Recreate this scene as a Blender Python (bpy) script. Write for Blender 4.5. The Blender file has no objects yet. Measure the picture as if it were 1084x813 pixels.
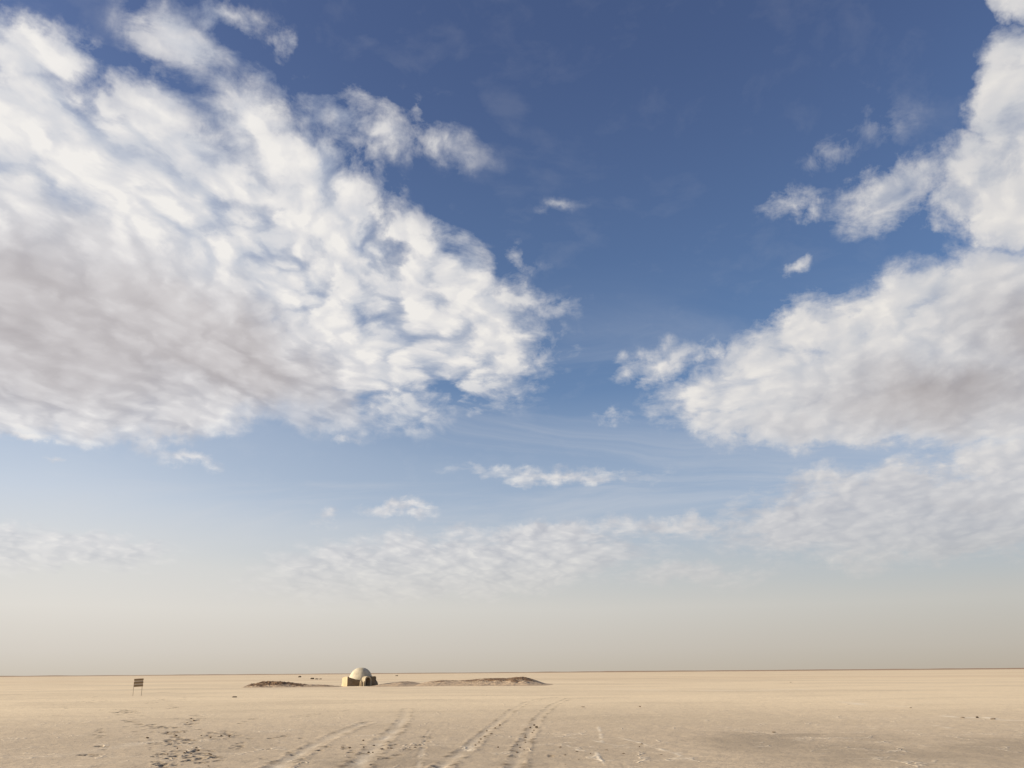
import bpy, bmesh, math, random
import numpy as np
from mathutils import Vector, Matrix, noise as mnoise

random.seed(7)
rng = np.random.default_rng(11)
scene = bpy.context.scene
COL = scene.collection
R = math.radians

# ------------------------------------------------------------------ camera
EYE = 1.75
PITCH = math.atan(305.5 / 867.0)
ROLL = 0.0075
F = 867.0
fwd = Vector((0, math.cos(PITCH), math.sin(PITCH)))
rt0 = Vector((1, 0, 0))
up0 = Vector((0, -math.sin(PITCH), math.cos(PITCH)))
rt = rt0 * math.cos(ROLL) - up0 * math.sin(ROLL)
up = rt0 * math.sin(ROLL) + up0 * math.cos(ROLL)
cam_d = bpy.data.cameras.new('camera')
cam_d.sensor_width = 36.0
cam_d.lens = 36.0 * F / 1084.0
cam_d.clip_start = 0.1
cam_d.clip_end = 200000
cam = bpy.data.objects.new('camera', cam_d)
COL.objects.link(cam)
M = Matrix((rt, up, -fwd)).transposed().to_4x4()
M.translation = Vector((0, 0, EYE))
cam.matrix_world = M
scene.camera = cam


def ray(px, py):
    d = fwd + rt * ((px - 542.0) / F) - up * ((py - 406.5) / F)
    return d.normalized()


def ground_at(px, py, z=0.0):
    d = ray(px, py)
    t = (EYE - z) / -d.z
    return Vector((d.x * t, d.y * t, z))


# ------------------------------------------------------------------ render / view
scene.render.engine = 'CYCLES'
scene.view_settings.view_transform = 'Standard'
scene.view_settings.look = 'None'
scene.view_settings.exposure = 0.58
scene.view_settings.gamma = 1.0
scene.view_settings.use_curve_mapping = False
scene.cycles.use_denoising = True
scene.cycles.max_bounces = 5

SUN_AZ = -97.0      # degrees from +Y, negative is to the left
SUN_EL = 18.0
sd = Vector((math.sin(R(SUN_AZ)) * math.cos(R(SUN_EL)), math.cos(R(SUN_AZ)) * math.cos(R(SUN_EL)), math.sin(R(SUN_EL))))
sun_l = bpy.data.lights.new('sun', 'SUN')
sun_l.energy = 5.0
sun_l.angle = R(0.6)
sun_l.color = (1.0, 0.89, 0.71)
sun = bpy.data.objects.new('sun', sun_l)
COL.objects.link(sun)
sun.rotation_euler = sd.to_track_quat('Z', 'Y').to_euler()
sun.location = (0, 0, 50)


# ------------------------------------------------------------------ node helper
class NT:
    def __init__(s, tree):
        s.t = tree
        s.n = tree.nodes
        s.l = tree.links

    def _in(s, sock, v):
        if v is None:
            return
        if hasattr(v, 'is_output') or isinstance(v, bpy.types.NodeSocket):
            s.l.new(v, sock)
        else:
            sock.default_value = v

    def math(s, op, a, b=None, c=None, clamp=False):
        n = s.n.new('ShaderNodeMath'); n.operation = op; n.use_clamp = clamp
        s._in(n.inputs[0], a); s._in(n.inputs[1], b); s._in(n.inputs[2], c)
        return n.outputs[0]

    def vmath(s, op, a, b=None, c=None, scale=None):
        n = s.n.new('ShaderNodeVectorMath'); n.operation = op
        s._in(n.inputs[0], a); s._in(n.inputs[1], b); s._in(n.inputs[2], c)
        if scale is not None:
            s._in(n.inputs['Scale'], scale)
        return n.outputs['Value'] if op in ('LENGTH', 'DOT_PRODUCT', 'DISTANCE') else n.outputs[0]

    def sep(s, v):
        n = s.n.new('ShaderNodeSeparateXYZ'); s._in(n.inputs[0], v)
        return n.outputs

    def comb(s, x, y, z=0.0):
        n = s.n.new('ShaderNodeCombineXYZ')
        s._in(n.inputs[0], x); s._in(n.inputs[1], y); s._in(n.inputs[2], z)
        return n.outputs[0]

    def mapping(s, v, loc=(0, 0, 0), rot=(0, 0, 0), sc=(1, 1, 1), typ='POINT'):
        n = s.n.new('ShaderNodeMapping'); n.vector_type = typ
        s._in(n.inputs[0], v)
        if typ != 'NORMAL' and typ != 'VECTOR':
            n.inputs['Location'].default_value = loc
        n.inputs['Rotation'].default_value = rot
        n.inputs['Scale'].default_value = sc
        return n.outputs[0]

    def noise(s, v, scale, detail=5, rough=0.5, dist=0.0, lac=2.0, color=False, dims='3D'):
        n = s.n.new('ShaderNodeTexNoise'); n.noise_dimensions = dims
        s._in(n.inputs['Vector'], v)
        n.inputs['Scale'].default_value = scale
        n.inputs['Detail'].default_value = detail
        n.inputs['Roughness'].default_value = rough
        n.inputs['Lacunarity'].default_value = lac
        n.inputs['Distortion'].default_value = dist
        return n.outputs['Color'] if color else n.outputs['Fac']

    def voronoi(s, v, scale, feature='F1', smooth=0.5, detail=0.0, rough=0.5, dims='3D'):
        n = s.n.new('ShaderNodeTexVoronoi'); n.feature = feature; n.voronoi_dimensions = dims
        s._in(n.inputs['Vector'], v)
        n.inputs['Scale'].default_value = scale
        if feature == 'SMOOTH_F1':
            n.inputs['Smoothness'].default_value = smooth
        if 'Detail' in n.inputs:
            n.inputs['Detail'].default_value = detail
            n.inputs['Roughness'].default_value = rough
        return n.outputs['Distance']

    def mrange(s, v, a, b, c=0.0, d=1.0, smooth=True):
        n = s.n.new('ShaderNodeMapRange')
        n.interpolation_type = 'SMOOTHSTEP' if smooth else 'LINEAR'
        s._in(n.inputs[0], v)
        for i, x in enumerate((a, b, c, d)):
            s._in(n.inputs[i + 1], x)
        return n.outputs[0]

    def mix(s, f, a, b, blend='MIX'):
        n = s.n.new('ShaderNodeMix'); n.data_type = 'RGBA'; n.blend_type = blend
        s._in(n.inputs[0], f)
        for sock, v in ((n.inputs[6], a), (n.inputs[7], b)):
            if isinstance(v, tuple) and len(v) == 3:
                v = (*v, 1.0)
            s._in(sock, v)
        return n.outputs[2]

    def ramp(s, v, stops, interp='EASE'):
        n = s.n.new('ShaderNodeValToRGB'); n.color_ramp.interpolation = interp
        s._in(n.inputs[0], v)
        el = n.color_ramp.elements
        while len(el) < len(stops):
            el.new(0.5)
        for e, (p, c) in zip(el, stops):
            e.position = p
            e.color = (*c, 1.0) if len(c) == 3 else c
        return n.outputs[0]

    def attr(s, name):
        n = s.n.new('ShaderNodeAttribute'); n.attribute_name = name
        return n.outputs['Fac']


def lin(r, g, b):
    f = lambda c: (c / 255 / 12.92) if c / 255 <= 0.04045 else ((c / 255 + 0.055) / 1.055) ** 2.4
    return (f(r), f(g), f(b))


# ------------------------------------------------------------------ sky
def build_sky():
    w = bpy.data.worlds.new('World')
    scene.world = w
    w.use_nodes = True
    w.cycles.sampling_method = 'MANUAL'
    w.cycles.sample_map_resolution = 256
    w.node_tree.nodes.clear()
    N = NT(w.node_tree)
    S = 0.067
    G = 0.10          # cloud and haze radiances below are given for this sky level
    out = N.n.new('ShaderNodeOutputWorld')
    bg = N.n.new('ShaderNodeBackground')
    bg.inputs['Strength'].default_value = S
    N.l.new(bg.outputs[0], out.inputs[0])
    sky = N.n.new('ShaderNodeTexSky')
    sky.sky_type = 'NISHITA'
    sky.sun_disc = False
    sky.sun_elevation = R(SUN_EL)
    sky.sun_rotation = R(SUN_AZ)
    sky.altitude = 0
    sky.air_density = SKY_AIR
    sky.dust_density = SKY_DUST
    sky.ozone_density = SKY_OZONE
    tc = N.n.new('ShaderNodeTexCoord')
    D = tc.outputs['Generated']
    dx, dy, dz = N.sep(D)
    zc = N.math('MAXIMUM', dz, 0.0)

    # compass chart in degrees / 10: azimuth and elevation
    K = 18.0 / math.pi
    az = N.math('MULTIPLY', N.math('ARCTAN2', dx, dy), K)
    el = N.math('MULTIPLY', N.math('ARCSINE', dz), K)
    chart = N.comb(az, el, 0.0)

    # flat cloud layer overhead, softened towards the horizon
    den = N.math('ADD', zc, 0.20)
    P = N.comb(N.math('DIVIDE', dx, den), N.math('DIVIDE', dy, den), 0.0)
    warp = N.vmath('SUBTRACT', N.noise(P, 2.2, 3, 0.5, color=True, dims='2D'), (0.5, 0.5, 0.5))
    Pw = N.vmath('MULTIPLY_ADD', warp, (0.14, 0.14, 0.0), P)
    # streak direction of the cloud field
    Pr = N.vmath('MULTIPLY', N.mapping(Pw, rot=(0, 0, R(-66))), (0.86, 1.0, 1.0))
    NS, CA, CB = 4.4, 9.0, 21.0
    n_big = N.noise(Pr, NS, 9, 0.60, 0.0, dims='2D')
    n_rag = N.noise(Pw, 13.0, 9, 0.68, 0.2, dims='2D')
    fw = N.vmath('SUBTRACT', N.noise(Pr, 14.0, 4, 0.6, color=True, dims='2D'), (0.5, 0.5, 0.5))
    Pc = N.vmath('MULTIPLY_ADD', fw, (0.07, 0.07, 0.0), Pr)
    sunoff = Vector((-1.0, -0.05, 0)).normalized()
    so = Matrix.Rotation(R(-66), 3, 'Z') @ sunoff

    def cells(p, d):
        a_ = N.voronoi(N.vmath('ADD', p, tuple(so * 0.045 * d)), CA, 'SMOOTH_F1', 0.7, 0.0, 0.5, dims='2D')
        b_ = N.voronoi(N.vmath('ADD', p, tuple(so * 0.018 * d)), CB, 'SMOOTH_F1', 0.7, 0.0, 0.5, dims='2D')
        return N.math('ADD', N.math('MULTIPLY', a_, 0.50), N.math('MULTIPLY', b_, 0.50))
    cell = cells(Pc, 0)
    cell_l = cells(Pc, 1)
    Pl = N.vmath('ADD', Pr, tuple(so * 0.05))
    n_lit = N.noise(Pl, NS, 5, 0.55, 0.0, dims='2D')
    n_lo = N.noise(Pr, NS, 5, 0.55, 0.0, dims='2D')

    cw1 = N.vmath('SUBTRACT', N.noise(chart, 2.6, 5, 0.62, color=True, dims='2D'), (0.5, 0.5, 0.5))
    chart = N.vmath('MULTIPLY_ADD', cw1, (0.42, 0.30, 0.0), chart)

    def chart_pt(px, py):
        d = ray(px, py)
        return np.array((math.atan2(d.x, d.y) * K, math.asin(d.z) * K))

    def blob(cx, cy, rx, ry, rot, wt):
        c = chart_pt(cx, cy)
        J = np.array([chart_pt(cx + 1, cy) - c, chart_pt(cx, cy + 1) - c]).T
        a = R(rot)
        E = J @ np.array([[math.cos(a), -math.sin(a)], [math.sin(a), math.cos(a)]]) @ np.diag((rx, ry))
        U, s, _ = np.linalg.svd(E)
        ang = math.atan2(U[1, 0], U[0, 0])
        v = N.mapping(chart, (c[0], c[1], 0), (0, 0, ang), (s[0], s[1], 1.0), 'TEXTURE')
        g = N.n.new('ShaderNodeTexGradient'); g.gradient_type = 'SPHERICAL'
        N.l.new(v, g.inputs[0])
        return N.math('MULTIPLY', g.outputs['Fac'], wt)

    def field(blobs, smooth=0.06):
        acc, k = None, 0
        for b in blobs:
            v = blob(*b)
            if acc is None:
                acc = v
            else:
                k += 1
                acc = N.math('SMOOTH_MAX', acc, v, smooth) if k < 8 else N.math('MAXIMUM', acc, v)
        return acc

    cover = field(CLOUDS)
    thick = field(THICK, 0.1)
    # scattered clouds in the part of the sky behind the camera
    back = N.math('MULTIPLY', N.mrange(dy, 0.25, -0.2), N.mrange(N.noise(P, 0.7, 3, 0.5, dims='2D'), 0.45, 0.65, 0.0, 0.5))
    cover = N.math('MAXIMUM', cover, back)

    # the western bank is broken into small puffs, the eastern one is smoother
    mott = N.math('MULTIPLY', N.mrange(dx, -0.05, 0.30, 1.75, 0.8), N.mrange(el, 1.0, 1.8, 0.28, 1.0))
    mott = N.math('MULTIPLY', mott, N.mrange(N.noise(P, 2.3, 3, 0.5, dims='2D'), 0.35, 0.65, 0.65, 1.35))
    bigamp = N.math('MULTIPLY', N.mrange(dx, -0.05, 0.30, 1.35, 1.9), N.mrange(el, 1.0, 1.8, 1.25, 1.0))
    nn = N.math('ADD', N.math('MULTIPLY', N.math('SUBTRACT', n_big, 0.5), bigamp),
                N.math('MULTIPLY', N.math('SUBTRACT', 0.40, cell), mott))
    nn = N.math('ADD', nn, N.math('MULTIPLY', N.math('SUBTRACT', n_rag, 0.5), N.mrange(cover, 0.12, 0.5, 2.4, 0.9)))
    # body of the cloud: cover decides where, the noise tears its edges and holes
    cv = N.math('SMOOTH_MIN', N.math('MULTIPLY', cover, 3.3), 1.24, 0.5)
    raw = N.math('ADD', cv, N.math('SUBTRACT', nn, 0.44))
    raw = N.math('ADD', raw, N.math('MULTIPLY', thick, 2.6))
    gate = N.mrange(cover, 0.0, 0.16)
    dens = N.math('MULTIPLY', N.mrange(raw, -0.12, 0.85, smooth=False), gate, clamp=True)
    alpha = N.math('MULTIPLY', N.math('POWER', dens, 0.9), N.mrange(cover, 0.04, 0.42, 0.40, 1.0))

    emb = N.math('ADD', N.math('MULTIPLY', N.math('SUBTRACT', n_lo, n_lit), 1.3),
                 N.math('MULTIPLY', N.math('SUBTRACT', cell_l, cell), 0.95))
    emb = N.math('ADD', emb, N.math('MULTIPLY', N.math('SUBTRACT', 0.40, cell), 0.75))
    emb = N.math('MULTIPLY', emb, N.mrange(dx, -0.05, 0.30, 1.2, 0.66))
    gn = N.math('SUBTRACT', N.noise(Pr, 1.9, 7, 0.55, dims='2D'), 0.5)
    tkm = N.math('MAXIMUM', N.mrange(thick, 0.0, 0.55), N.mrange(el, 1.7, 0.9, 0.0, 0.40))
    tk = N.math('MULTIPLY', tkm, N.mrange(gn, -0.25, 0.25, N.mrange(dx, -0.1, 0.3, 0.44, 0.80), 0.12, smooth=False))
    emb = N.math('MULTIPLY', emb, N.math('MULTIPLY_ADD', tkm, -0.72, 1.0))
    lit = N.math('SUBTRACT', N.math('ADD', N.mrange(dx, 0.0, -0.35, 0.62, 0.61), emb), tk, clamp=True)
    ccol = N.ramp(lit, [(0.0, lin(174, 169, 171)), (0.35, lin(200, 196, 197)), (0.7, lin(221, 218, 218)), (1.0, lin(236, 233, 230))], 'LINEAR')
    # thin, shaded gaps between the puffs let the blue through
    ccol_b = N.ramp(lit, [(0.0, lin(178, 186, 202)), (0.35, lin(203, 206, 213)), (0.7, lin(222, 221, 222)), (1.0, lin(238, 235, 231))], 'LINEAR')
    ccol = N.mix(tkm, ccol_b, ccol)
    ccol = N.vmath('SCALE', ccol, scale=1.0 / G)
    ccol_side = N.mrange(dx, -0.5, 0.5)
    ccol = N.vmath('MULTIPLY', ccol, N.mix(ccol_side, (1.03, 1.03, 1.035), (0.965, 0.955, 0.94)))

    tint = N.mix(1.0, sky.outputs[0], N.mix(N.mrange(el, 1.8, 4.4), SKY_TINT, SKY_TINT_TOP), 'MULTIPLY')
    # dusty air low over the salt flat
    az_n = N.math('MULTIPLY', dx, 1.0)
    hz = N.mrange(az_n, -0.48, 0.50, smooth=False)
    e4 = N.math('DIVIDE', el, 2.0)
    hl = N.ramp(e4, [(0.0, lin(204, 195, 181)), (0.07, lin(213, 206, 196)), (0.20, lin(223, 219, 212)), (0.34, lin(218, 218, 216)), (0.55, lin(212, 218, 226))], 'LINEAR')
    hr = N.ramp(e4, [(0.0, lin(184, 174, 159)), (0.07, lin(190, 183, 172)), (0.20, lin(195, 193, 187)), (0.34, lin(186, 189, 190)), (0.55, lin(170, 182, 198))], 'LINEAR')
    hcol = N.mix(hz, hl, hr)
    hcol = N.vmath('SCALE', hcol, scale=1.0 / G)
    hn = N.math('ADD', el, N.math('MULTIPLY', N.math('SUBTRACT', N.noise(N.mapping(P, sc=(0.6, 1.0, 1.0)), 1.2, 5, 0.5, dims='2D'), 0.5), 0.25))
    hn = N.math('SUBTRACT', hn, N.mrange(dx, 0.1, -0.5, 0.0, 0.36))
    h_sky = N.ramp(N.math('DIVIDE', hn, 4.0), HAZE_SKY, 'LINEAR')
    h_cld = N.ramp(N.math('DIVIDE', el, 4.0), HAZE_CLD, 'LINEAR')
    # thin high veil, long flat streaks
    veil_n = N.noise(N.mapping(Pw, rot=(0, 0, R(8)), sc=(0.45, 1.3, 1)), 1.6, 8, 0.6, 0.6, dims='2D')
    veil = N.math('MULTIPLY', N.mrange(veil_n, 0.46, 0.78), N.math('MULTIPLY', N.mrange(el, 2.8, 1.6), N.mrange(el, 0.6, 1.1)))
    veil = N.math('MULTIPLY', veil, 0.34)
    c1 = N.mix(h_sky, tint, hcol)
    c2 = N.mix(veil, c1, tuple(x / G for x in lin(214, 214, 216)))
    ccol_h = N.mix(h_cld, ccol, hcol)
    c3 = N.mix(alpha, c2, ccol_h)
    # below the horizon: the colour of the dusty flat
    c4 = N.mix(N.mrange(dz, 0.0, -0.02), c3, tuple(x / G for x in (0.42, 0.35, 0.27)))
    N.l.new(c4, bg.inputs['Color'])


SKY_AIR, SKY_DUST, SKY_OZONE = 1.0, 1.0, 3.0
SKY_TINT = (1.14, 1.18, 1.30)
SKY_TINT_TOP = (1.14, 1.03, 1.20)
HAZE_SKY = [(0.0, (1, 1, 1)), (0.10, (.97,) * 3), (0.17, (.80,) * 3), (0.26, (.52,) * 3), (0.33, (.42,) * 3), (0.39, (.26,) * 3), (0.47, (.06,) * 3), (0.60, (.02,) * 3), (1.0, (0, 0, 0))]
HAZE_CLD = [(0.0, (1, 1, 1)), (0.08, (.98,) * 3), (0.14, (.74,) * 3), (0.20, (.38,) * 3), (0.29, (.10,) * 3), (0.5, (0, 0, 0))]
# where the clouds stand: centre, half axes, turn, weight
CLOUDS = [
    (30, 240, 350, 195, 24, 1.2), (240, 280, 340, 150, 30, 1.1), (430, 320, 200, 110, 28, 0.85), (500, 360, 130, 56, 10, 0.62),
    (90, 390, 320, 92, 3, 1.2), (330, 205, 190, 80, 38, 0.62), (30, 55, 110, 55, 20, 0.55),
    (190, 45, 95, 50, 30, 0.36), (240, 20, 80, 30, 10, 0.30), (385, 130, 125, 60, 12, 0.36), (465, 150, 90, 34, 20, 0.22), (305, 48, 30, 22, 40, 0.24),
    (270, 125, 90, 70, 40, 0.42), (165, 120, 120, 55, 30, 0.42),
    (565, 318, 62, 24, 15, 0.32), (545, 272, 50, 20, 15, 0.22), (590, 220, 40, 14, -15, 0.14), (110, 210, 220, 100, 35, 1.1),
    (30, 463, 60, 12, 12, 0.42), (65, 494, 16, 7, 0, 0.30), (195, 484, 50, 14, 25, 0.30), (368, 462, 20, 12, 0, 0.24),
    (1078, 0, 50, 30, 0, 0.7), (1092, 110, 85, 110, 0, 1.1), (1060, 200, 100, 75, 0, 1.0), (945, 205, 95, 46, -25, 0.60),
    (1010, 370, 225, 120, -14, 1.2), (860, 425, 215, 62, 0, 1.0), (815, 380, 120, 50, -25, 0.55), (1080, 400, 200, 90, 0, 1.2), (860, 345, 130, 42, -20, 0.58),
    (690, 386, 62, 28, -20, 0.42), (748, 370, 45, 14, -10, 0.30), (840, 285, 26, 12, -10, 0.3), (880, 165, 50, 36, -30, 0.22),
    (835, 212, 50, 22, -10, 0.30), (857, 226, 26, 18, 0, 0.3), (930, 130, 70, 60, -40, 0.12), (650, 440, 40, 14, 0, 0.26),
    (590, 503, 150, 13, 1, 0.38), (970, 545, 290, 66, -5, 0.95), (1075, 512, 200, 64, -12, 1.0), (720, 557, 210, 16, -1, 0.40),
    (480, 600, 280, 52, -5, 0.85), (570, 568, 200, 22, -3, 0.52), (740, 607, 120, 20, -1, 0.5), (60, 582, 170, 32, 2, 0.75),
    (420, 541, 50, 12, 3, 0.42), (350, 550, 26, 12, -20, 0.34), (620, 588, 60, 18, 0, 0.5), (865, 520, 70, 32, 0, 0.6),
]
# where the clouds are thick enough for a grey base
THICK = [
    (30, 340, 400, 165, 18, 0.72), (200, 355, 290, 95, 26, 0.75), (60, 405, 280, 60, 0, 0.35),
    (990, 420, 250, 74, -4, 0.55), (1090, 350, 150, 110, 0, 0.45), (1090, 200, 70, 70, 0, 0.15),
    (1030, 535, 280, 50, -8, 0.32), (520, 600, 280, 40, -4, 0.22), (850, 450, 120, 40, 0, 0.30),
]
build_sky()


# ------------------------------------------------------------------ numpy noise
def _hash(ix, iy, seed):
    h = (ix.astype(np.int64) * 374761393 + iy.astype(np.int64) * 668265263 + seed * 974634777) & 0xFFFFFFFF
    h = ((h ^ (h >> 13)) * 1274126177) & 0xFFFFFFFF
    h = (h ^ (h >> 16)) & 0xFFFF
    return h.astype(np.float32) / 65535.0


def vnoise(x, y, seed=0):
    fx, fy = np.floor(x), np.floor(y)
    tx, ty = x - fx, y - fy
    tx = tx * tx * (3 - 2 * tx); ty = ty * ty * (3 - 2 * ty)
    a, b = _hash(fx, fy, seed), _hash(fx + 1, fy, seed)
    c, d = _hash(fx, fy + 1, seed), _hash(fx + 1, fy + 1, seed)
    return (a + (b - a) * tx) * (1 - ty) + (c + (d - c) * tx) * ty - 0.5


def fbm(x, y, sc, octv=4, seed=0, g=0.5):
    v, amp, f = 0.0, 1.0, sc
    for o in range(octv):
        v = v + amp * vnoise(x * f + 17.3 * o, y * f - 9.1 * o, seed + o)
        amp *= g; f *= 2.03
    return v


def sstep(a, b, x):
    t = np.clip((x - a) / (b - a), 0, 1)
    return t * t * (3 - 2 * t)


# ------------------------------------------------------------------ object helpers
def tag(o, label=None, cat=None, group=None, kind=None):
    if label: o['label'] = label
    if cat: o['category'] = cat
    if group: o['group'] = group
    if kind: o['kind'] = kind
    return o


def empty(name, loc, rz=0.0):
    o = bpy.data.objects.new(name, None)
    o.empty_display_size = 0.2
    COL.objects.link(o)
    o.location = loc
    o.rotation_euler = (0, 0, rz)
    return o


def link_bm(name, bm, mat, parent=None, smooth=False):
    me = bpy.data.meshes.new(name)
    bmesh.ops.recalc_face_normals(bm, faces=bm.faces[:])
    bm.to_mesh(me); bm.free()
    if smooth:
        me.polygons.foreach_set('use_smooth', [True] * len(me.polygons))
    me.materials.append(mat)
    o = bpy.data.objects.new(name, me)
    COL.objects.link(o)
    if parent is not None:
        o.parent = parent
    return o


def new_mat(name, rough=0.9, spec=0.2):
    m = bpy.data.materials.new(name)
    m.use_nodes = True
    N = NT(m.node_tree)
    b = m.node_tree.nodes['Principled BSDF']
    b.inputs['Roughness'].default_value = rough
    b.inputs['Specular IOR Level'].default_value = spec
    return m, N, b


def bump(N, b, h, strength, dist):
    n = N.n.new('ShaderNodeBump')
    n.inputs['Strength'].default_value = strength
    n.inputs['Distance'].default_value = dist
    N.l.new(h, n.inputs['Height'])
    N.l.new(n.outputs[0], b.inputs['Normal'])


# ------------------------------------------------------------------ ground marks, laid out on the flat
def gpt(px, py):
    v = ground_at(px, py)
    return (v.x, v.y)


def gline(pts):
    return [gpt(*p) for p in pts]


RUTS = [  # (path, half width, depth, strength, salt)
    (gline([(468, 812), (498, 790), (517, 772), (538, 755), (556, 744), (571, 740), (590, 738)]), 0.12, 0.028, 0.9, 0.40),
    (gline([(536, 830), (545, 811), (553, 789), (564, 770), (571, 758), (586, 746), (602, 739)]), 0.12, 0.030, 1.0, 0.25),
    (gline([(440, 832), (468, 812)]), 0.13, 0.03, 0.8, 0.3),
    (gline([(350, 834), (376, 812), (391, 798), (401, 786), (416, 775), (428, 760), (431, 750)]), 0.16, 0.034, 0.9, 0.9),
    (gline([(262, 832), (295, 811), (318, 797), (343, 783), (369, 772), (392, 764)]), 0.15, 0.030, 0.8, 0.6),
    (gline([(441, 820), (448, 790), (450, 780), (458, 770)]), 0.05, 0.006, 0.5, 0.45),
    (gline([(311, 759), (333, 756), (345, 754), (372, 751)]), 0.12, 0.02, 1.0, 0.0),
]
SALT = [  # thin pale ridges of salt
    (gline([(600, 789), (612, 794), (632, 797), (634, 803), (642, 811)]), 0.03, 0.9),
    (gline([(633, 768), (636, 776), (637, 786), (628, 784)]), 0.04, 0.7),
    (gline([(637, 786), (655, 790), (665, 788)]), 0.035, 0.5),
    (gline([(655, 781), (668, 784), (679, 787), (690, 791), (702, 794), (720, 797)]), 0.04, 0.9),
    (gline([(700, 794), (716, 798), (730, 804), (744, 807)]), 0.04, 0.6),
    (gline([(890, 743), (915, 746), (940, 747), (966, 748.5), (1000, 749), (1024, 748.5)]), 0.40, 0.8),
    (gline([(1000, 758), (1020, 760), (1040, 759), (1060, 762), (1090, 763)]), 0.18, 0.9),
    (gline([(905, 769), (925, 771)]), 0.10, 0.5), (gline([(990, 768), (1006, 771)]), 0.10, 0.6),
    (gline([(640, 729), (700, 730.5), (790, 731), (850, 729.5)]), 1.6, 0.45),
    (gline([(0, 798), (60, 800), (105, 793), (150, 786), (185, 781)]), 0.30, 0.25),
]
DARKL = [  # narrow darker seams
    (gline([(566, 789), (600, 788), (640, 787), (720, 786)]), 0.05, 0.5),
    (gline([(575, 723.6), (620, 724.1), (660, 724.4), (700, 724.2)]), 1.1, 0.55),
    (gline([(330, 792), (352, 791), (378, 790)]), 0.06, 0.5),
    (gline([(300, 792), (320, 791)]), 0.05, 0.5),
    (gline([(155, 729.8), (190, 728.6), (240, 727.2), (300, 727.2), (350, 727.4)]), 1.3, 0.45),
    (gline([(160, 734), (175, 732.5), (205, 731.5)]), 0.8, 0.4),
    (gline([(0, 735.5), (25, 734.5), (60, 734)]), 0.8, 0.4),
    (gline([(690, 718.5), (760, 719), (860, 718)]), 6.0, 0.3),
]
DAMP = [  # damp patches: centre px, half size px, strength
    (800, 783, 80, 9, 0.95), (870, 797, 190, 17, 0.85), (935, 784, 60, 5, 0.5), (1060, 790, 120, 20, 0.8),
    (1000, 805, 160, 16, 0.55), (960, 800, 260, 26, 0.35), (330, 806, 90, 10, 0.3), (395, 806, 90, 14, 0.9), (430, 800, 60, 8, 0.5),
    (640, 800, 140, 30, 0.35), (520, 790, 130, 22, 0.3), (290, 812, 40, 5, 0.5), (60, 780, 120, 12, 0.15), (215, 795, 80, 22, 0.3), (560, 812, 120, 6, 0.5),
]

FOOT = []
def foot_cluster(cx, cy, sx, sy, n, size=1.0, yaw0=0.2):
    for _ in range(int(n * 1.8)):
        px, py = cx + rng.normal() * sx, cy + rng.normal() * sy
        if py < 722 or rng.random() < 0.10: continue
        x, y = gpt(px, py)
        FOOT.append((x, y, yaw0 + rng.normal() * 0.5, size * rng.uniform(0.62, 1.1), rng.uniform(0.55, 1.0)))
for a in [(201, 764, 7, 4, 12), (172, 770, 7, 1.6, 8), (184, 775, 7, 3, 14), (182, 785, 9, 2.5, 14), (197, 784, 6, 2, 8), (223, 779, 4, 2.5, 7),
          (240, 777, 5, 3, 9), (253, 789, 4, 2, 5), (213, 796, 7, 2.2, 9), (193, 797, 7, 2.4, 12), (172, 797, 6, 2, 6), (168, 808, 6, 4, 8),
          (205, 803, 8, 3, 10), (228, 801, 4, 2, 4), (176, 811, 6, 2, 5), (190, 818, 16, 5, 10),
          (136, 764, 5, 0.8, 3), (153, 768, 6, 1, 5), (94, 798, 6, 0.8, 4), (109, 790, 3, 1, 3), (104, 780, 3, 3, 3), (106, 774, 2, 2, 2),
          (133, 752, 6, 1.8, 6), (140, 755, 6, 1.2, 5), (122, 755, 4, 1.0, 3), (165, 743, 8, 1.6, 6), (170, 741, 5, 1, 5),
          (100, 743, 8, 1.0, 6), (112, 740, 6, 1, 4), (69, 748, 3, 1, 2), (185, 749, 3, 1, 3), (182, 746, 4, 1.2, 3), (210, 760, 3, 2, 3),
          (200, 740, 8, 1, 3), (60, 752, 8, 2, 2), (215, 739, 5, 0.8, 2), (258, 764, 6, 1.5, 2), (100, 752, 6, 1, 2),
          (290, 780, 12, 3, 3), (584, 799, 4, 2, 2), (310, 800, 20, 6, 5), (380, 795, 12, 5, 8), (430, 795, 10, 6, 6), (450, 782, 4, 5, 5)]:
    foot_cluster(*a)
# a lone walker's line of steps
for k in range(34):
    t = k / 33
    px, py = 176 - 44 * t + 5 * math.sin(9 * t), 815 - 62 * t ** 0.7
    x, y = gpt(px, py)
    FOOT.append((x + (0.13 if k % 2 else -0.13) + rng.normal() * 0.08, y + rng.normal() * 0.25, 0.1, 0.8, rng.uniform(0.15, 0.6)))


def polyd(x, y, pts):
    best = np.full(x.shape, 1e9, np.float32)
    for (ax, ay), (bx, by) in zip(pts[:-1], pts[1:]):
        dx, dy = bx - ax, by - ay
        t = np.clip(((x - ax) * dx + (y - ay) * dy) / (dx * dx + dy * dy + 1e-9), 0, 1)
        best = np.minimum(best, np.hypot(x - ax - t * dx, y - ay - t * dy))
    return best


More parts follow.
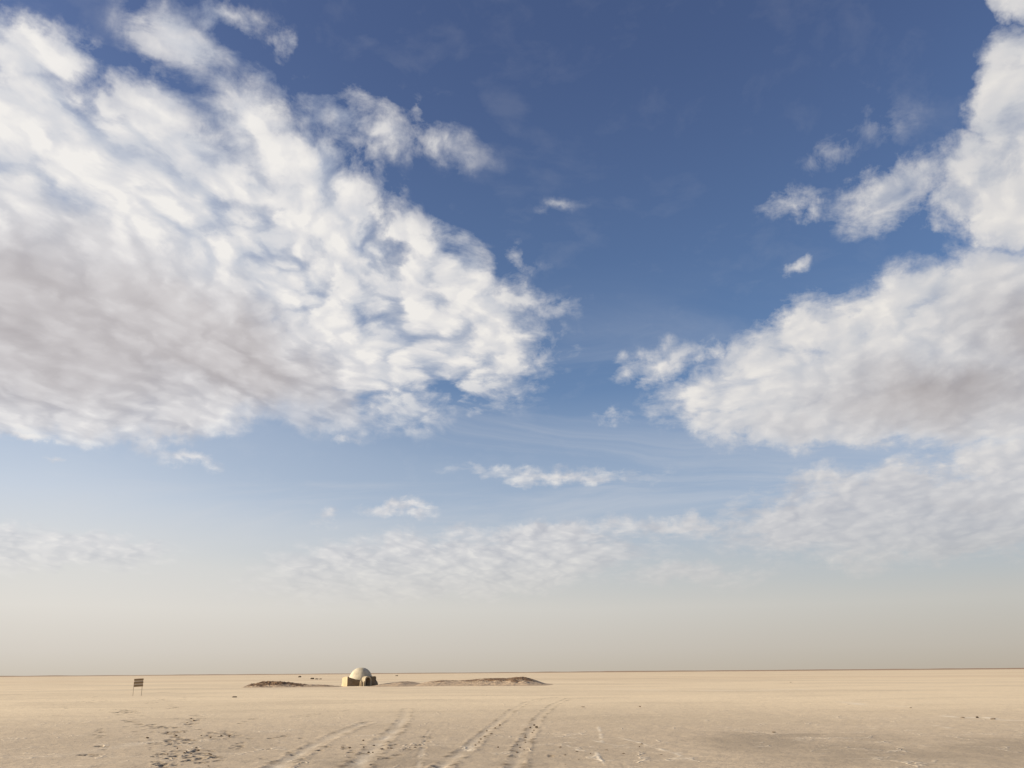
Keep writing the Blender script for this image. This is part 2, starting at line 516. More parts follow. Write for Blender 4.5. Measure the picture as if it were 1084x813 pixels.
def build_ground():
    # polar sheet centred under the viewer: fine in front, coarse behind, out to the horizon
    th = []
    a = -180.0
    while a < 180.0:
        th.append(a)
        f = abs(a)
        a += 0.062 if f < 34 else (0.25 if f < 46 else 2.0)
    th = np.radians(np.array(th, np.float64))
    rr = [0.4]
    while rr[-1] < 90000:
        r = rr[-1]
        rr.append(r * (1.06 if r < 13 else 1.0034 if r < 75 else 1.006 if r < 220 else 1.03 if r < 3000 else 1.25))
    rr = np.array(rr)
    nt, nr = len(th), len(rr)
    TH, RR = np.meshgrid(th, rr)
    X, Y = RR * np.sin(TH), RR * np.cos(TH)
    fade = sstep(400, 60, RR)
    Z = 0.05 * fbm(X, Y, 0.09, 3, 3) * fade + 0.009 * fbm(X, Y * 0.6, 0.9, 4, 9) * fade
    crust = fbm(X, Y, 3.2, 4, 21, 0.6)
    Z += 0.009 * crust * sstep(90, 25, RR)
    damp = np.zeros_like(X); salt = np.zeros_like(X); mud = np.zeros_like(X)
    wob = 0.10 * fbm(X, Y, 1.1, 3, 33)
    ths = np.degrees(th)

    def window(pts, margin):
        xs = np.array([p[0] for p in pts]); ys = np.array([p[1] for p in pts])
        r = np.hypot(xs, ys); t = np.arctan2(xs, ys)
        r0, r1 = r.min() - margin, r.max() + margin
        dt = margin / max(r.min() - margin, 4)
        i0, i1 = np.searchsorted(rr, r0), np.searchsorted(rr, r1) + 1
        j0, j1 = np.searchsorted(th, t.min() - dt), np.searchsorted(th, t.max() + dt) + 1
        return slice(i0, i1), slice(j0, j1)

    for pts, w, dep, st, sa in RUTS:
        S = window(pts, 3.0)
        x, y = X[S], Y[S]
        far = np.clip(RR[S] / 22.0, 1.0, 2.2)
        d = polyd(x, y, pts) + wob[S] * 0.7
        brk = np.clip(0.62 + 1.2 * fbm(x, y, 1.1, 4, 51, 0.6), 0, 1.2) * (0.12 + 0.88 * sstep(44, 20, RR[S]))
        g = np.exp(-(d / w) ** 2)
        rim = np.exp(-((np.abs(d) - 1.9 * w) / (0.55 * w)) ** 2)
        Z[S] += (-0.45 * dep * g + dep * 0.45 * rim * np.clip(0.55 + 1.3 * fbm(x, y, 3.6, 4, 77, 0.65), 0, 1.5)) * (0.25 + 0.75 * brk)
        salt[S] = np.maximum(salt[S], sa * 0.75 * g * brk)
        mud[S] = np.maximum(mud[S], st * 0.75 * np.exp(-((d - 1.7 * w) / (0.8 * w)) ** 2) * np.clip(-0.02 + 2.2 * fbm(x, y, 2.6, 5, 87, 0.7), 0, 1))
    for pts, w, st in SALT:
        S = window(pts, w * 8 + 1)
        x, y = X[S], Y[S]
        d = polyd(x, y, pts) + wob[S] * (0.6 if w < 0.2 else 1.0)
        g = np.exp(-(d / w) ** 2) * np.clip(0.6 + 1.8 * fbm(x, y, 1.6 if w < .2 else 0.5, 3, 63), 0, 1.2) 
        salt[S] = np.maximum(salt[S], st * g)
        if w < 0.2:
            Z[S] += 0.007 * st * g
    for pts, w, st in DARKL:
        S = window(pts, w * 8 + 1)
        x, y = X[S], Y[S]
        d = polyd(x, y, pts) + wob[S] * (0.5 if w < 0.2 else 2.0)
        damp[S] = np.maximum(damp[S], st * np.exp(-(d / w) ** 2) * np.clip(0.7 + 1.4 * fbm(x, y, 0.5, 3, 71), 0, 1.2))
    n1 = fbm(X, Y, 0.35, 5, 41, 0.6)
    for px, py, sx, sy, st in DAMP:
        cx, cy = gpt(px, py)
        ex = abs(gpt(px + sx, py)[0] - cx)
        ey = 0.5 * abs(gpt(px, py - min(sy, 20))[1] - gpt(px, py + min(sy, 20))[1]) * sy / min(sy, 20)
        q = np.hypot((X - cx) / ex, (Y - cy) / ey)
        damp = np.maximum(damp, st * sstep(1.15, 0.35, q + 1.1 * n1) * (RR < 120) * (np.abs(TH) < 1.2))
    for fx, fy, yaw, size, st in FOOT:
        S = window([(fx, fy)], 0.45 * size)
        x, y = X[S] - fx, Y[S] - fy
        u = x * math.cos(yaw) + y * math.sin(yaw)
        v = -x * math.sin(yaw) + y * math.cos(yaw)
        jag = 1.0 + 0.9 * fbm(X[S], Y[S], 9.0, 2, 91)
        far = min(max(math.hypot(fx, fy) / 24.0, 1.0), 1.7)
        q = np.hypot(u / (0.085 * size * far), v / (0.115 * size * far)) * jag
        Z[S] += -0.024 * st * sstep(1.25, 0.6, q) + 0.004 * st * np.exp(-((q - 1.7) / 0.45) ** 2)
        mud[S] = np.maximum(mud[S], 0.95 * st * sstep(1.5, 0.8, q))  # prints darkened by colour for their shade as well as exposed mud
    co = np.stack([X, Y, Z], -1).reshape(-1, 3).astype(np.float32)
    i = np.arange(nr - 1)[:, None] * nt
    j = np.arange(nt)[None, :]
    jn = (j + 1) % nt
    quads = np.stack([i + j, i + nt + j, i + nt + jn, i + jn], -1).reshape(-1, 4)
    centre = len(co)
    co = np.vstack([co, [[0, 0, 0]]])
    jj = np.arange(nt)
    tris = np.stack([np.full(nt, centre), jj, (jj + 1) % nt], -1)
    me = bpy.data.meshes.new('ground')
    me.vertices.add(len(co)); me.vertices.foreach_set('co', co.ravel())
    nq, ntr = len(quads), len(tris)
    me.loops.add(nq * 4 + ntr * 3)
    me.loops.foreach_set('vertex_index', np.concatenate([quads.ravel(), tris.ravel()]).astype(np.int32))
    me.polygons.add(nq + ntr)
    me.polygons.foreach_set('loop_start', np.concatenate([np.arange(nq) * 4, nq * 4 + np.arange(ntr) * 3]).astype(np.int32))
    me.polygons.foreach_set('use_smooth', np.ones(nq + ntr, bool))
    me.update(calc_edges=True)
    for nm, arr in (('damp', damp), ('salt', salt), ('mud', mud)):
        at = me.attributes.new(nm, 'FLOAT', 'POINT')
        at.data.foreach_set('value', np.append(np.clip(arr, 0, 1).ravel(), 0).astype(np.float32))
    m, N, b = new_mat('salt_flat', 0.95, 0.15)
    tc = N.n.new('ShaderNodeTexCoord')
    P = tc.outputs['Object']
    x, y, z = N.sep(P)
    dist = N.vmath('LENGTH', P)
    # broad belts of dry pale silt and darker damp silt
    Ps = N.vmath('MULTIPLY', P, (0.5, 1.0, 1.0))
    nb = N.noise(Ps, 0.035, 6, 0.6, 0.4)
    nm_ = N.noise(Ps, 0.22, 6, 0.62, 0.2)
    nf = N.noise(P, 2.4, 7, 0.68)
    ng = N.noise(P, 11.0, 4, 0.7)
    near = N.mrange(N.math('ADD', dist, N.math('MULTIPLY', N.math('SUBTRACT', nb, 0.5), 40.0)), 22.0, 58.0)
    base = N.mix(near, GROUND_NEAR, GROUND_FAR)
    base = N.mix(N.math('MULTIPLY', N.mrange(nb, 0.42, 0.66), 0.30), base, GROUND_DAMP)
    base = N.mix(N.math('MULTIPLY', N.mrange(nm_, 0.48, 0.70), 0.22), base, GROUND_DAMP)
    base = N.mix(N.math('MULTIPLY', N.mrange(nm_, 0.46, 0.30), 0.25), base, GROUND_PALE)
    v = N.math('ADD', 0.62, N.math('ADD', N.math('MULTIPLY', nf, 0.40), N.math('MULTIPLY', ng, 0.34)))
    base = N.vmath('SCALE', base, scale=v)
    # specks of broken crust, mostly close to the tracks
    spk = N.math('MULTIPLY', N.mrange(N.noise(P, 4.2, 6, 0.75), 0.57, 0.70), N.mrange(nm_, 0.38, 0.60, 0.18, 0.62))
    fleck = N.math('MULTIPLY', N.mrange(N.noise(N.vmath('ADD', P, (31.0, 7.0, 0.0)), 3.6, 6, 0.75), 0.59, 0.70), 0.40)
    base = N.mix(N.math('MULTIPLY', fleck, N.mrange(dist, 90.0, 20.0)), base, GROUND_SALT)
    base = N.mix(N.math('MULTIPLY', spk, N.mrange(dist, 130.0, 20.0)), base, GROUND_MUD_SHADE)
    base = N.mix(N.math('MULTIPLY', N.attr('damp'), 0.78), base, GROUND_DAMP)
    base = N.mix(N.math('MULTIPLY', N.attr('salt'), 0.85), base, GROUND_SALT)
    base = N.mix(N.math('MULTIPLY', N.attr('mud'), 0.92), base, GROUND_MUD_SHADE)  # bare mud, plus the painted shade of the footprints
    # distant silt: long flat belts, redder towards the far shore
    belts = N.noise(N.vmath('MULTIPLY', P, (0.0012, 0.0065, 1.0)), 1.0, 5, 0.6, dims='3D')
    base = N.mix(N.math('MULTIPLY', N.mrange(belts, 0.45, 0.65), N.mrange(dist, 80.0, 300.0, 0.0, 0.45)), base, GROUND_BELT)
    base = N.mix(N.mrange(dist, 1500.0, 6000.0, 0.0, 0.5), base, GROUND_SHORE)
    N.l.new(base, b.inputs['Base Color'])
    crk = N.voronoi(N.vmath('ADD', P, N.vmath('SCALE', N.noise(P, 1.5, 3, 0.6, color=True), scale=0.9)), 0.55, 'DISTANCE_TO_EDGE')
    crk = N.math('MULTIPLY', N.mrange(crk, 0.035, 0.0), N.mrange(N.noise(P, 0.30, 3, 0.6), 0.46, 0.62))
    base = N.mix(N.math('MULTIPLY', crk, N.mrange(dist, 60.0, 22.0, 0.0, 0.45)), base, GROUND_SALT)
    N.l.new(base, b.inputs['Base Color'])
    h = N.math('ADD', N.math('MULTIPLY', nf, 1.0), N.math('MULTIPLY', ng, 0.35))
    h = N.math('ADD', h, N.math('MULTIPLY', crk, 0.5))
    bump(N, b, h, 0.8, 0.03)
    me.materials.append(m)
    o = bpy.data.objects.new('ground', me)
    COL.objects.link(o)
    tag(o, 'pale sandy salt flat crossed by tyre ruts and footprints', kind='structure')
    return o


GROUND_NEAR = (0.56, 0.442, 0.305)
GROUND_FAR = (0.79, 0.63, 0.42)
GROUND_DAMP = (0.36, 0.285, 0.20)
GROUND_PALE = (0.68, 0.55, 0.39)
GROUND_SALT = (0.80, 0.69, 0.53)
GROUND_MUD_SHADE = (0.14, 0.098, 0.060)
GROUND_BELT = (0.60, 0.43, 0.27)
GROUND_SHORE = (0.33, 0.22, 0.14)
build_ground()

# ------------------------------------------------------------------ low distant shore
def build_hills():
    bm = bmesh.new()
    n = 360
    prev = None
    for k in range(n + 1):
        a = math.radians(-60 + 120 * k / n)
        h = 6.0 + 4.0 * mnoise.noise(Vector((a * 6, 0, 3))) + 2.5 * mnoise.noise(Vector((a * 40, 0, 9)))
        if a > 0.1: h += 3.0
        ring = []
        for r, z in ((8200, -1), (8600, h * 0.7), (9100, h), (9900, -1)):
            ring.append(bm.verts.new((r * math.sin(a), r * math.cos(a), z)))
        if prev:
            for q in range(3):
                bm.faces.new((prev[q], prev[q + 1], ring[q + 1], ring[q]))
        prev = ring
    m, N, b = new_mat('far_shore', 1.0, 0.1)
    tc = N.n.new('ShaderNodeTexCoord')
    nz = N.noise(tc.outputs['Object'], 0.004, 5, 0.6)
    N.l.new(N.mix(nz, (0.26, 0.17, 0.11), (0.40, 0.27, 0.18)), b.inputs['Base Color'])
    o = link_bm('hills', bm, m, smooth=True)
    tag(o, 'long low brown shoreline along the horizon', kind='structure')
build_hills()


# ------------------------------------------------------------------ mounds of eroded earth beside the hut
def mound(label, pxs, base_px, prof, half_near, half_far, rough, seed, mudline):
    """profile along the picture's x given as (px, height m); stands at real distance on the flat"""
    c = ground_at(*base_px)
    D = c.y
    gx = lambda q: ray(q, base_px[1]).x / ray(q, base_px[1]).y * D
    x0, x1 = gx(pxs[0]), gx(pxs[1])
    px_to_x = lambda px: x0 + (px - pxs[0]) / (pxs[1] - pxs[0]) * (x1 - x0)
    pxx = np.array([px_to_x(p[0]) for p in prof]); ph = np.array([p[1] for p in prof])
    nx, ny = int((x1 - x0) / 0.06), 110
    xs = np.linspace(x0, x1, nx); v = np.linspace(-1, 1, ny)
    XX, VV = np.meshgrid(xs, v)
    YY = np.where(VV < 0, VV * half_near, VV * half_far)
    H = np.interp(XX, pxx, ph)
    cross = np.where(VV < 0, sstep(-1.0, -0.02, VV + 0.16 * fbm(XX, YY, 0.6, 3, seed)), sstep(1.0, 0.05, VV))
    body = H * cross
    ZZ = body * (1 + rough * 0.5 * fbm(XX, YY, 0.8, 3, seed + 3)) + rough * np.sqrt(np.clip(body, 0, 9)) * fbm(XX, YY, 2.2, 5, seed + 7, 0.62) - 0.03
    ridge = 1 - np.abs(2 * fbm(XX, YY, 1.4, 3, seed + 13))
    ZZ += rough * 0.5 * body * (ridge - 0.7)
    ZZ = np.where((np.abs(VV) > 0.995) | (H < 0.001), -0.08, ZZ)
    mudv = np.clip(sstep(mudline, mudline + 0.30, body / 1.0 + 0.5 * fbm(XX, YY, 1.0, 4, seed + 5, 0.6)), 0, 1)
    me = bpy.data.meshes.new('mound')
    co = np.stack([XX - c.x, YY, ZZ], -1).reshape(-1, 3).astype(np.float32)
    i = np.arange(ny - 1)[:, None] * nx; j = np.arange(nx - 1)[None, :]
    quads = np.stack([i + j, i + j + 1, i + nx + j + 1, i + nx + j], -1).reshape(-1, 4)
    me.from_pydata(co.tolist(), [], quads.tolist())
    at = me.attributes.new('mud', 'FLOAT', 'POINT')
    at.data.foreach_set('value', mudv.ravel().astype(np.float32))
    me.materials.append(MOUND_MAT)
    o = bpy.data.objects.new('mound', me)
    COL.objects.link(o)
    o.location = (c.x, D, 0)
    tag(o, label, kind='structure')
    return o


def mound_material():
    m, N, b = new_mat('eroded_earth', 0.95, 0.1)
    tc = N.n.new('ShaderNodeTexCoord')
    n = N.noise(tc.outputs['Object'], 1.6, 6, 0.65)
    sand = N.mix(n, (0.40, 0.29, 0.19), (0.56, 0.42, 0.28))
    dark = N.mix(N.noise(tc.outputs['Object'], 4.0, 5, 0.7), (0.10, 0.062, 0.036), (0.30, 0.185, 0.105))
    N.l.new(N.mix(N.attr('mud'), sand, dark), b.inputs['Base Color'])
    bump(N, b, N.noise(tc.outputs['Object'], 6.0, 6, 0.7), 0.8, 0.06)
    return m
MOUND_MAT = mound_material()
KH = 0.001026 * 132 * EYE / 1.6   # metres for one picture pixel of height at the mounds
mound('low rubbly brown bank trailing off towards the domed hut', (264, 364), (315, 727.2),
      [(264, 0), (267, 3.4 * KH), (272, 4.0 * KH), (276, 5.2 * KH), (292, 5.4 * KH), (302, 5.0 * KH), (308, 4.2 * KH), (316, 3.2 * KH), (326, 2.6 * KH), (345, 1.6 * KH), (356, .8 * KH), (364, 0)],
      6.0, 5.0, 0.17, 5, 0.14)
mound('long low sand bank with a dark eroded crest beyond the domed hut', (396, 588), (500, 725.0),
      [(396, 0), (404, 1.6 * KH), (416, 3.0 * KH), (430, 4.2 * KH), (437, 3.4 * KH), (446, 2.2 * KH), (456, 4.0 * KH), (468, 5.0 * KH), (476, 4.8 * KH), (488, 4.6 * KH), (500, 5.2 * KH), (512, 6.2 * KH),
       (528, 6.6 * KH), (536, 6.4 * KH), (545, 7.4 * KH), (553, 7.8 * KH), (558, 7.0 * KH), (565, 5.0 * KH), (571, 3.0 * KH), (576, 1.4 * KH), (582, .5 * KH), (588, 0)],
      14.0, 9.0, 0.07, 15, 0.50)


# ------------------------------------------------------------------ domed hut
def plaster(name, c1, c2, c3, scale=1.0, bmp=0.03):
    m, N, b = new_mat(name, 0.92, 0.15)
    tc = N.n.new('ShaderNodeTexCoord')
    O = tc.outputs['Object']
    n1 = N.noise(O, 1.1 * scale, 6, 0.62)
    n2 = N.noise(N.vmath('MULTIPLY', O, (1, 1, 0.35)), 3.2 * scale, 6, 0.66)
    col = N.mix(N.mrange(n1, 0.35, 0.65), c1, c2)
    col = N.mix(N.math('MULTIPLY', N.mrange(n2, 0.56, 0.72), 0.6), col, c3)
    N.l.new(col, b.inputs['Base Color'])
    bump(N, b, N.noise(O, 5.0, 6, 0.65), 0.8, bmp)
    return m
DOME_MAT = plaster('dome_plaster', (0.48, 0.41, 0.29), (0.60, 0.52, 0.38), (0.32, 0.26, 0.18))
SHADE_WALL_MAT = plaster('shaded_mud_plaster', (0.15, 0.112, 0.07), (0.23, 0.175, 0.115), (0.09, 0.065, 0.043), 1.3, 0.05)  # walls turned from the sun: their shade is put into the colour
SUN_WALL_MAT = plaster('sunlit_mud_plaster', (0.52, 0.40, 0.24), (0.62, 0.49, 0.31), (0.36, 0.26, 0.15), 1.3, 0.05)  # lit copy of the wall plaster, colour lifted for the sunny side
ARCH_MAT = plaster('arch_plaster', (0.34, 0.28, 0.19), (0.44, 0.37, 0.26), (0.22, 0.17, 0.11))
DOORWAY_SHADE_MAT = plaster('doorway_shade_plaster', (0.10, 0.08, 0.06), (0.15, 0.12, 0.09), (0.06, 0.05, 0.04))  # shade inside the doorway, painted as a dark colour


def rough_block(bm, poly, y0, y1, z0=-0.1, cuts=8, jit=0.03, seed=0.0, taper=0.0):
    """a hand-smoothed earth block: outline in x/z, depth in y, all faces subdivided and uneven"""
    vs0 = [bm.verts.new((x, y0, z)) for x, z in poly]
    vs1 = [bm.verts.new((x, y1, z)) for x, z in poly]
    fs = [bm.faces.new(vs0), bm.faces.new(list(reversed(vs1)))]
    n = len(poly)
    for k in range(n):
        fs.append(bm.faces.new((vs0[k], vs1[k], vs1[(k + 1) % n], vs0[(k + 1) % n])))
    geom = list({v for f in fs for v in f.verts})
    ed = list({e for f in fs for e in f.edges})
    bmesh.ops.bevel(bm, geom=ed, offset=0.07, segments=3, profile=0.6, affect='EDGES')


def prism(bm, plan, S):
    """upright block from a plan of (x, y, top) corners"""
    lo = [bm.verts.new((x * S, y * S, -0.12)) for x, y, z in plan]
    hi = [bm.verts.new((x * S * 0.985, y * S, z * S)) for x, y, z in plan]
    n = len(plan)
    bm.faces.new(lo); bm.faces.new(hi)
    for k in range(n):
        bm.faces.new((lo[k], lo[(k + 1) % n], hi[(k + 1) % n], hi[k]))
    bmesh.ops.recalc_face_normals(bm, faces=bm.faces[:])
    bmesh.ops.bevel(bm, geom=[e for e in bm.edges], offset=0.08, segments=3, profile=0.6, affect='EDGES')


def finish_rough(bm, jit, seed):
    bmesh.ops.triangulate(bm, faces=bm.faces[:])
    for _ in range(3):
        long_e = [e for e in bm.edges if e.calc_length() > 0.30]
        if not long_e: break
        bmesh.ops.subdivide_edges(bm, edges=long_e, cuts=1)
        bmesh.ops.triangulate(bm, faces=[f for f in bm.faces if len(f.verts) > 3])
    for v in bm.verts:
        p = v.co * 1.3 + Vector((seed, seed * 2, 0))
        v.co += jit * Vector((mnoise.noise(p), mnoise.noise(p + Vector((7, 0, 0))), mnoise.noise(p + Vector((0, 9, 0)))))


def build_hut():
    c = ground_at(381.5, 726.4)
    S = c.length * 0.943 / F / 0.137 * 1.02
    c = c * (1 + 2.4 * S / c.length)
    root = empty('domed_hut', (c.x, c.y, 0), math.atan2(-c.x, c.y))
    tag(root, 'small pale domed hut with shade-darkened mud walls and an arched doorway', 'hut')
    # dome
    bm = bmesh.new()
    R0, H0 = 1.84 * S, 2.58 * S
    nu, nv = 72, 30
    rings = []
    for j in range(nv):
        t = j / nv * math.pi / 2
        r = R0 * math.cos(t) ** 0.86
        z = H0 * math.sin(t) ** 0.96
        ring = []
        for i in range(nu):
            a = 2 * math.pi * i / nu
            q = Vector((math.cos(a) * 2.2, math.sin(a) * 2.2, z))
            rr_ = r * (1 + 0.022 * mnoise.noise(q) + 0.008 * mnoise.noise(q * 4))
            ring.append(bm.verts.new((rr_ * math.cos(a), rr_ * math.sin(a), z - 0.12)))
        rings.append(ring)
    top = bm.verts.new((0, 0, H0 - 0.12))
    for a_, b_ in zip(rings[:-1], rings[1:]):
        for i in range(nu):
            bm.faces.new((a_[i], a_[(i + 1) % nu], b_[(i + 1) % nu], b_[i]))
    for i in range(nu):
        bm.faces.new((rings[-1][i], rings[-1][(i + 1) % nu], top))
    link_bm('dome', bm, DOME_MAT, root, True)
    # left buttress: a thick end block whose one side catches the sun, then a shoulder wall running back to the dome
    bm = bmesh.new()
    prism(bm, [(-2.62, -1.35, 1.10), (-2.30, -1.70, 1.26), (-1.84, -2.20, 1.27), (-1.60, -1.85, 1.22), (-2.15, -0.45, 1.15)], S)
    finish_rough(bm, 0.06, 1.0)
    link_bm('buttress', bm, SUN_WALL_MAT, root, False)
    bm = bmesh.new()
    prism(bm, [(-1.84, -2.21, 1.24), (-1.25, -2.02, 1.06), (-0.70, -1.96, 0.88), (-0.02, -1.96, 0.82), (0.05, -1.3, 0.82), (-0.7, -1.3, 0.88), (-1.25, -1.35, 1.02), (-1.75, -1.5, 1.2)], S)
    finish_rough(bm, 0.05, 2.0)
    link_bm('front_wall', bm, SHADE_WALL_MAT, root, False)
    # arched entrance: barrel vault pushed out towards the viewer, open at the front
    ent = empty('entrance', (0.50 * S, -1.35 * S, 0), R(26))
    ent.parent = root
    bm = bmesh.new()
    def arch(r, hs, n=16):
        pts = [(-r, -0.12), (-r, hs)]
        for k in range(1, n):
            a = math.pi - math.pi * k / n
            pts.append((r * math.cos(a), hs + r * math.sin(a)))
        return pts + [(r, hs), (r, -0.12)]
    ro, ri = 0.50 * S, 0.38 * S
    out_, in_ = arch(ro, 0.82 * S), arch(ri, 0.76 * S)
    ya, yb = -1.25 * S, 0.6 * S
    L = []
    for pts, y in ((out_, ya), (out_, yb), (in_, ya), (in_, yb)):
        L.append([bm.verts.new((x, y, z)) for x, z in pts])
    n = len(out_)
    for k in range(n - 1):
        bm.faces.new((L[0][k], L[0][k + 1], L[1][k + 1], L[1][k]))
        bm.faces.new((L[2][k], L[3][k], L[3][k + 1], L[2][k + 1]))
        bm.faces.new((L[0][k], L[2][k], L[2][k + 1], L[0][k + 1]))
        bm.faces.new((L[1][k], L[1][k + 1], L[3][k + 1], L[3][k]))
    finish_rough(bm, 0.035, 3.0)
    link_bm('arch', bm, ARCH_MAT, ent, False)
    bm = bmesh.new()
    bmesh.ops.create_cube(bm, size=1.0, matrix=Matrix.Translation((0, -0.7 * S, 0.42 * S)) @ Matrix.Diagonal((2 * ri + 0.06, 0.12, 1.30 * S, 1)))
    link_bm('doorway_shade', bm, DOORWAY_SHADE_MAT, ent)  # dark slab added in the opening to stand for the shade within
    # low kerb block at the foot of the arch on the sunny side
    bm = bmesh.new()
    rough_block(bm, [(-0.10 * S, -0.12), (-0.07 * S, 0.70 * S), (0.05 * S, 0.80 * S), (0.22 * S, 0.78 * S), (0.28 * S, -0.12)], -3.15 * S, -2.45 * S)
    finish_rough(bm, 0.03, 4.0)
    link_bm('foot_block', bm, SUN_WALL_MAT, root, False)
    # side room right of the entrance with a round buttress
    bm = bmesh.new()
    prism(bm, [(0.84, -2.05, 1.22), (1.25, -2.15, 1.33), (1.95, -2.05, 1.31), (2.15, -1.5, 1.24), (2.1, -0.2, 1.2), (0.85, -0.4, 1.2)], S)
    finish_rough(bm, 0.07, 5.0)
    link_bm('side_room', bm, SHADE_WALL_MAT, root, False)
    bm = bmesh.new()
    bmesh.ops.create_uvsphere(bm, u_segments=28, v_segments=16, radius=1.0)
    for v in bm.verts:
        v.co = Vector((2.02 * S + v.co.x * 0.42 * S, -1.5 * S + v.co.y * 0.8 * S, 0.1 * S + max(v.co.z, -0.3) * 0.72 * S))
        v.co += 0.05 * Vector((mnoise.noise(v.co * 2), mnoise.noise(v.co * 2 + Vector((5, 5, 5))), 0))
    link_bm('round_buttress', bm, SHADE_WALL_MAT, root, False)
build_hut()


# ------------------------------------------------------------------ sign on two posts
def build_sign():
    c = ground_at(145.5, 736.8)
    S = EYE / 1.6
    D = c.length
    u = D * 0.943 / F * 0.80    # metres per pixel across
    uv = D * 0.001026 * 0.915
    root = empty('notice_board', (c.x, c.y, 0), math.atan2(-c.x, c.y))
    tag(root, 'weathered three plank notice board on two thin posts, alone on the flat', 'sign')
    root.rotation_euler = (0, R(-2.6), math.atan2(-c.x, c.y))
    wood, N, b = new_mat('weathered_wood', 0.85, 0.2)
    tc = N.n.new('ShaderNodeTexCoord')
    n = N.noise(N.vmath('MULTIPLY', tc.outputs['Object'], (0.6, 3, 9)), 4.0, 6, 0.65)
    N.l.new(N.mix(n, (0.20, 0.14, 0.075), (0.36, 0.26, 0.155)), b.inputs['Base Color'])
    back, N, b = new_mat('faded_backing', 0.85, 0.2)
    tc = N.n.new('ShaderNodeTexCoord')
    N.l.new(N.mix(N.noise(tc.outputs['Object'], 6.0, 5, 0.6), (0.58, 0.48, 0.36), (0.72, 0.61, 0.47)), b.inputs['Base Color'])
    steel, N, b = new_mat('rusty_post', 0.7, 0.3)
    tc = N.n.new('ShaderNodeTexCoord')
    N.l.new(N.mix(N.noise(tc.outputs['Object'], 9.0, 5, 0.6), (0.20, 0.15, 0.10), (0.33, 0.27, 0.20)), b.inputs['Base Color'])

    def box(x0, x1, y0, y1, z0, z1, name, mat, bev=0.006, shear=0.0):
        bm = bmesh.new()
        bmesh.ops.create_cube(bm, size=1.0, matrix=Matrix.Translation(((x0 + x1) / 2, (y0 + y1) / 2, (z0 + z1) / 2)) @ Matrix.Diagonal((x1 - x0, y1 - y0, z1 - z0, 1)))
        bmesh.ops.bevel(bm, geom=bm.edges[:], offset=bev, segments=2, affect='EDGES')
        for v in bm.verts:
            v.co.x += shear * v.co.z
        return link_bm(name, bm, mat, root)
    H = 18.3 * uv
    w = 5.0 * u
    zb = H - 8.7 * uv
    box(-w - 0.3 * u, -w + 0.1 * u, 0.0, 0.05, -0.15, zb + 0.4, 'post', steel, 0.008, 0.0)
    box(w - 1.1 * u, w - 0.6 * u, 0.0, 0.05, -0.15, zb + 0.4, 'post', steel, 0.008, 0.02)
    box(-w, w, -0.022, -0.002, zb + 0.15 * uv, H - 0.15 * uv, 'backboard', back)
    ph = 1.95 * uv
    for k, dx in ((0, 0.0), (1, 0.004), (2, -0.004)):
        z1 = H - k * 3.2 * uv
        box(-w - 0.02 + dx, w + 0.02 + dx, -0.055, -0.025, z1 - ph, z1, 'plank', wood)
build_sign()


# ------------------------------------------------------------------ loose stones
def stone_material():
    m, N, b = new_mat('dark_stone', 0.9, 0.2)
    tc = N.n.new('ShaderNodeTexCoord')
    n = N.noise(tc.outputs['Object'], 2.2, 6, 0.65)
    N.l.new(N.mix(n, (0.035, 0.027, 0.02), (0.12, 0.085, 0.055)), b.inputs['Base Color'])
    bump(N, b, N.noise(tc.outputs['Object'], 7.0, 5, 0.7), 0.8, 0.03)
    return m
STONE = stone_material()


PALE_STONE, N_, b_ = new_mat('dusty_stone', 0.95, 0.1)
tc_ = N_.n.new('ShaderNodeTexCoord')
N_.l.new(N_.mix(N_.noise(tc_.outputs['Object'], 3.0, 5, 0.6), (0.14, 0.105, 0.07), (0.30, 0.23, 0.16)), b_.inputs['Base Color'])


def stone(px, py, wpx, hpx, label, group=None, name='stone', mat=None, cat='stone'):
    c = ground_at(px, py)
    D = c.length
    w = wpx * D * 0.943 / F / 2
    h = hpx * D * 0.001026
    bm = bmesh.new()
    bmesh.ops.create_icosphere(bm, subdivisions=3, radius=1.0)
    sd_ = px * 0.37 + py * 1.7
    for v in bm.verts:
        p = v.co * 1.2 + Vector((sd_, 0, 0))
        k = 1 + 0.45 * mnoise.noise(p) + 0.2 * mnoise.noise(p * 2.7)
        v.co = Vector((v.co.x * w * k, v.co.y * w * 0.7 * k, (v.co.z * 0.62 + 0.34) * h * k))
    o = link_bm(name, bm, mat or STONE)
    o.location = (c.x, c.y, 0)
    tag(o, label, cat, group)
    return o

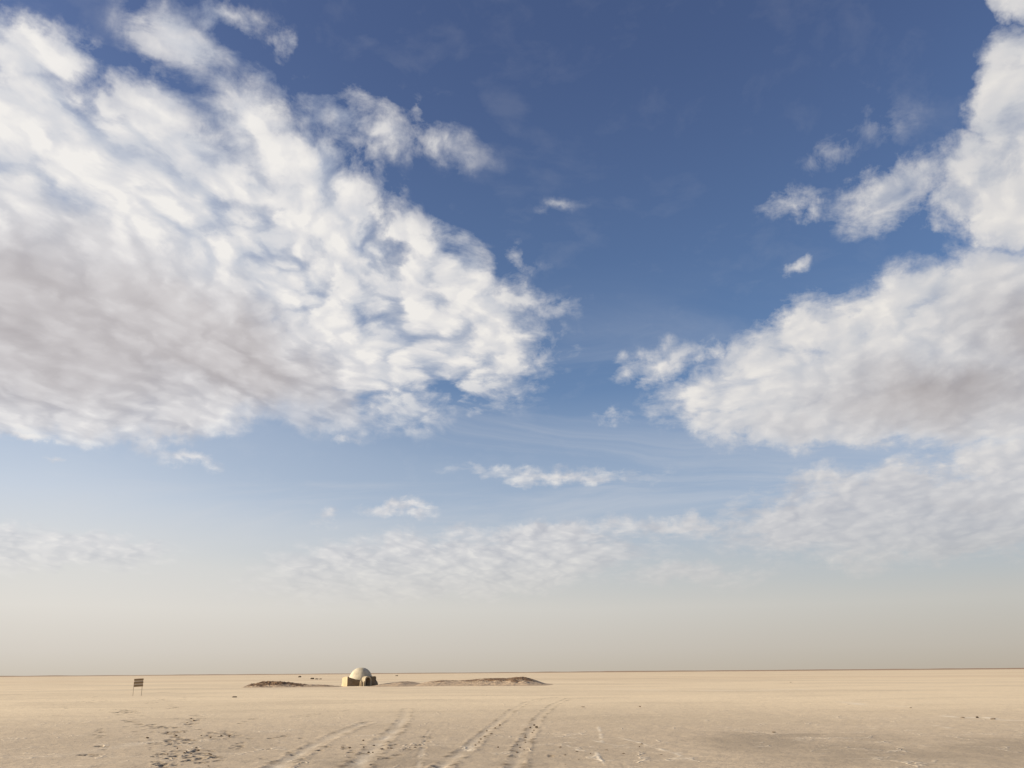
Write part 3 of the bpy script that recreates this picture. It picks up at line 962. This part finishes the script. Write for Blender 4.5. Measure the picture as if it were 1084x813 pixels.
stone(248.5, 738.6, 4.6, 1.5, 'dark flat stone lying alone between the notice board and the hut')
stone(317.2, 717.0, 3.4, 1.3, 'small dark boulder far out above the rubbly bank, left of the others')
stone(330.5, 719.0, 4.0, 1.6, 'larger dark boulder far out, at the left end of a short row')
stone(335.2, 719.1, 3.6, 0.9, 'low dark boulder in the middle of the far short row')
stone(339.2, 719.1, 2.6, 0.8, 'small low boulder at the right end of the far short row')
stone(420.0, 715.6, 2.6, 0.7, 'tiny distant boulder just right of the dome, near the horizon')
stone(837.0, 722.4, 1.8, 0.56, 'tiny dark stone far out on the empty right side', mat=PALE_STONE)
stone(617.0, 748.4, 4.0, 0.56, 'flat dark stone just right of where the tyre ruts fade out', mat=PALE_STONE)
stone(677.5, 748.2, 2.3, 0.84, 'lone dark pebble in mid ground, centre right of the ruts', mat=PALE_STONE)
stone(679.2, 788.2, 3.1, 1.40, 'dark clod sitting on a thin pale salt ridge', mat=PALE_STONE)
stone(819.0, 775.2, 4.0, 0.77, 'dark clod at the near edge of the damp patch', mat=PALE_STONE)
stone(1019.0, 760.2, 4.6, 0.9, 'leftmost of three dark stones beside the pale salt line', mat=PALE_STONE)
stone(1034.5, 759.9, 2.8, 1.4, 'middle of three dark stones beside the pale salt line')
stone(1051.0, 761.4, 5.0, 1.1, 'rightmost of three dark stones beside the pale salt line', mat=PALE_STONE)
stone(964.0, 749.6, 2.2, 0.77, 'small dark stone resting on the long faint salt band at right', mat=PALE_STONE)
stone(568.0, 770.4, 3.0, 1.6, 'dark clod thrown up on the right tyre rut')

# broken plates of crust kicked up around the footprints and the ruts
CLOD, N_, b_ = new_mat('mud_clod', 0.95, 0.1)
tc_ = N_.n.new('ShaderNodeTexCoord')
N_.l.new(N_.mix(N_.noise(tc_.outputs['Object'], 9.0, 5, 0.6), (0.07, 0.05, 0.033), (0.26, 0.19, 0.13)), b_.inputs['Base Color'])
spots = [(196 + rng.normal() * 16, 797 + rng.normal() * 6) for _ in range(10)] + [(185 + rng.normal() * 12, 778 + rng.normal() * 5) for _ in range(6)] \
    + [(203 + rng.normal() * 6, 764 + rng.normal() * 3) for _ in range(3)] + [(238 + rng.normal() * 6, 778 + rng.normal() * 3) for _ in range(3)] \
    + [(395 + rng.normal() * 16, 795 + rng.normal() * 6) for _ in range(12)] + [(565 - k * 1.6 + rng.normal() * 3, 768 + k * 2.6) for k in range(12)] \
    + [(528 - k * 4 + rng.normal() * 4, 768 + k * 3) for k in range(8)] + [(620 + rng.normal() * 40, 798 + rng.normal() * 8) for _ in range(12)]
for px, py in spots:
    if py > 812 or py < 755: continue
    stone(px, py, rng.uniform(1.4, 3.2), rng.uniform(0.6, 1.3), 'palm sized clod of broken crust beside the footprints or tyre ruts',
          'clods of broken crust kicked up along the tracks', 'mud_clod', CLOD, 'clod')
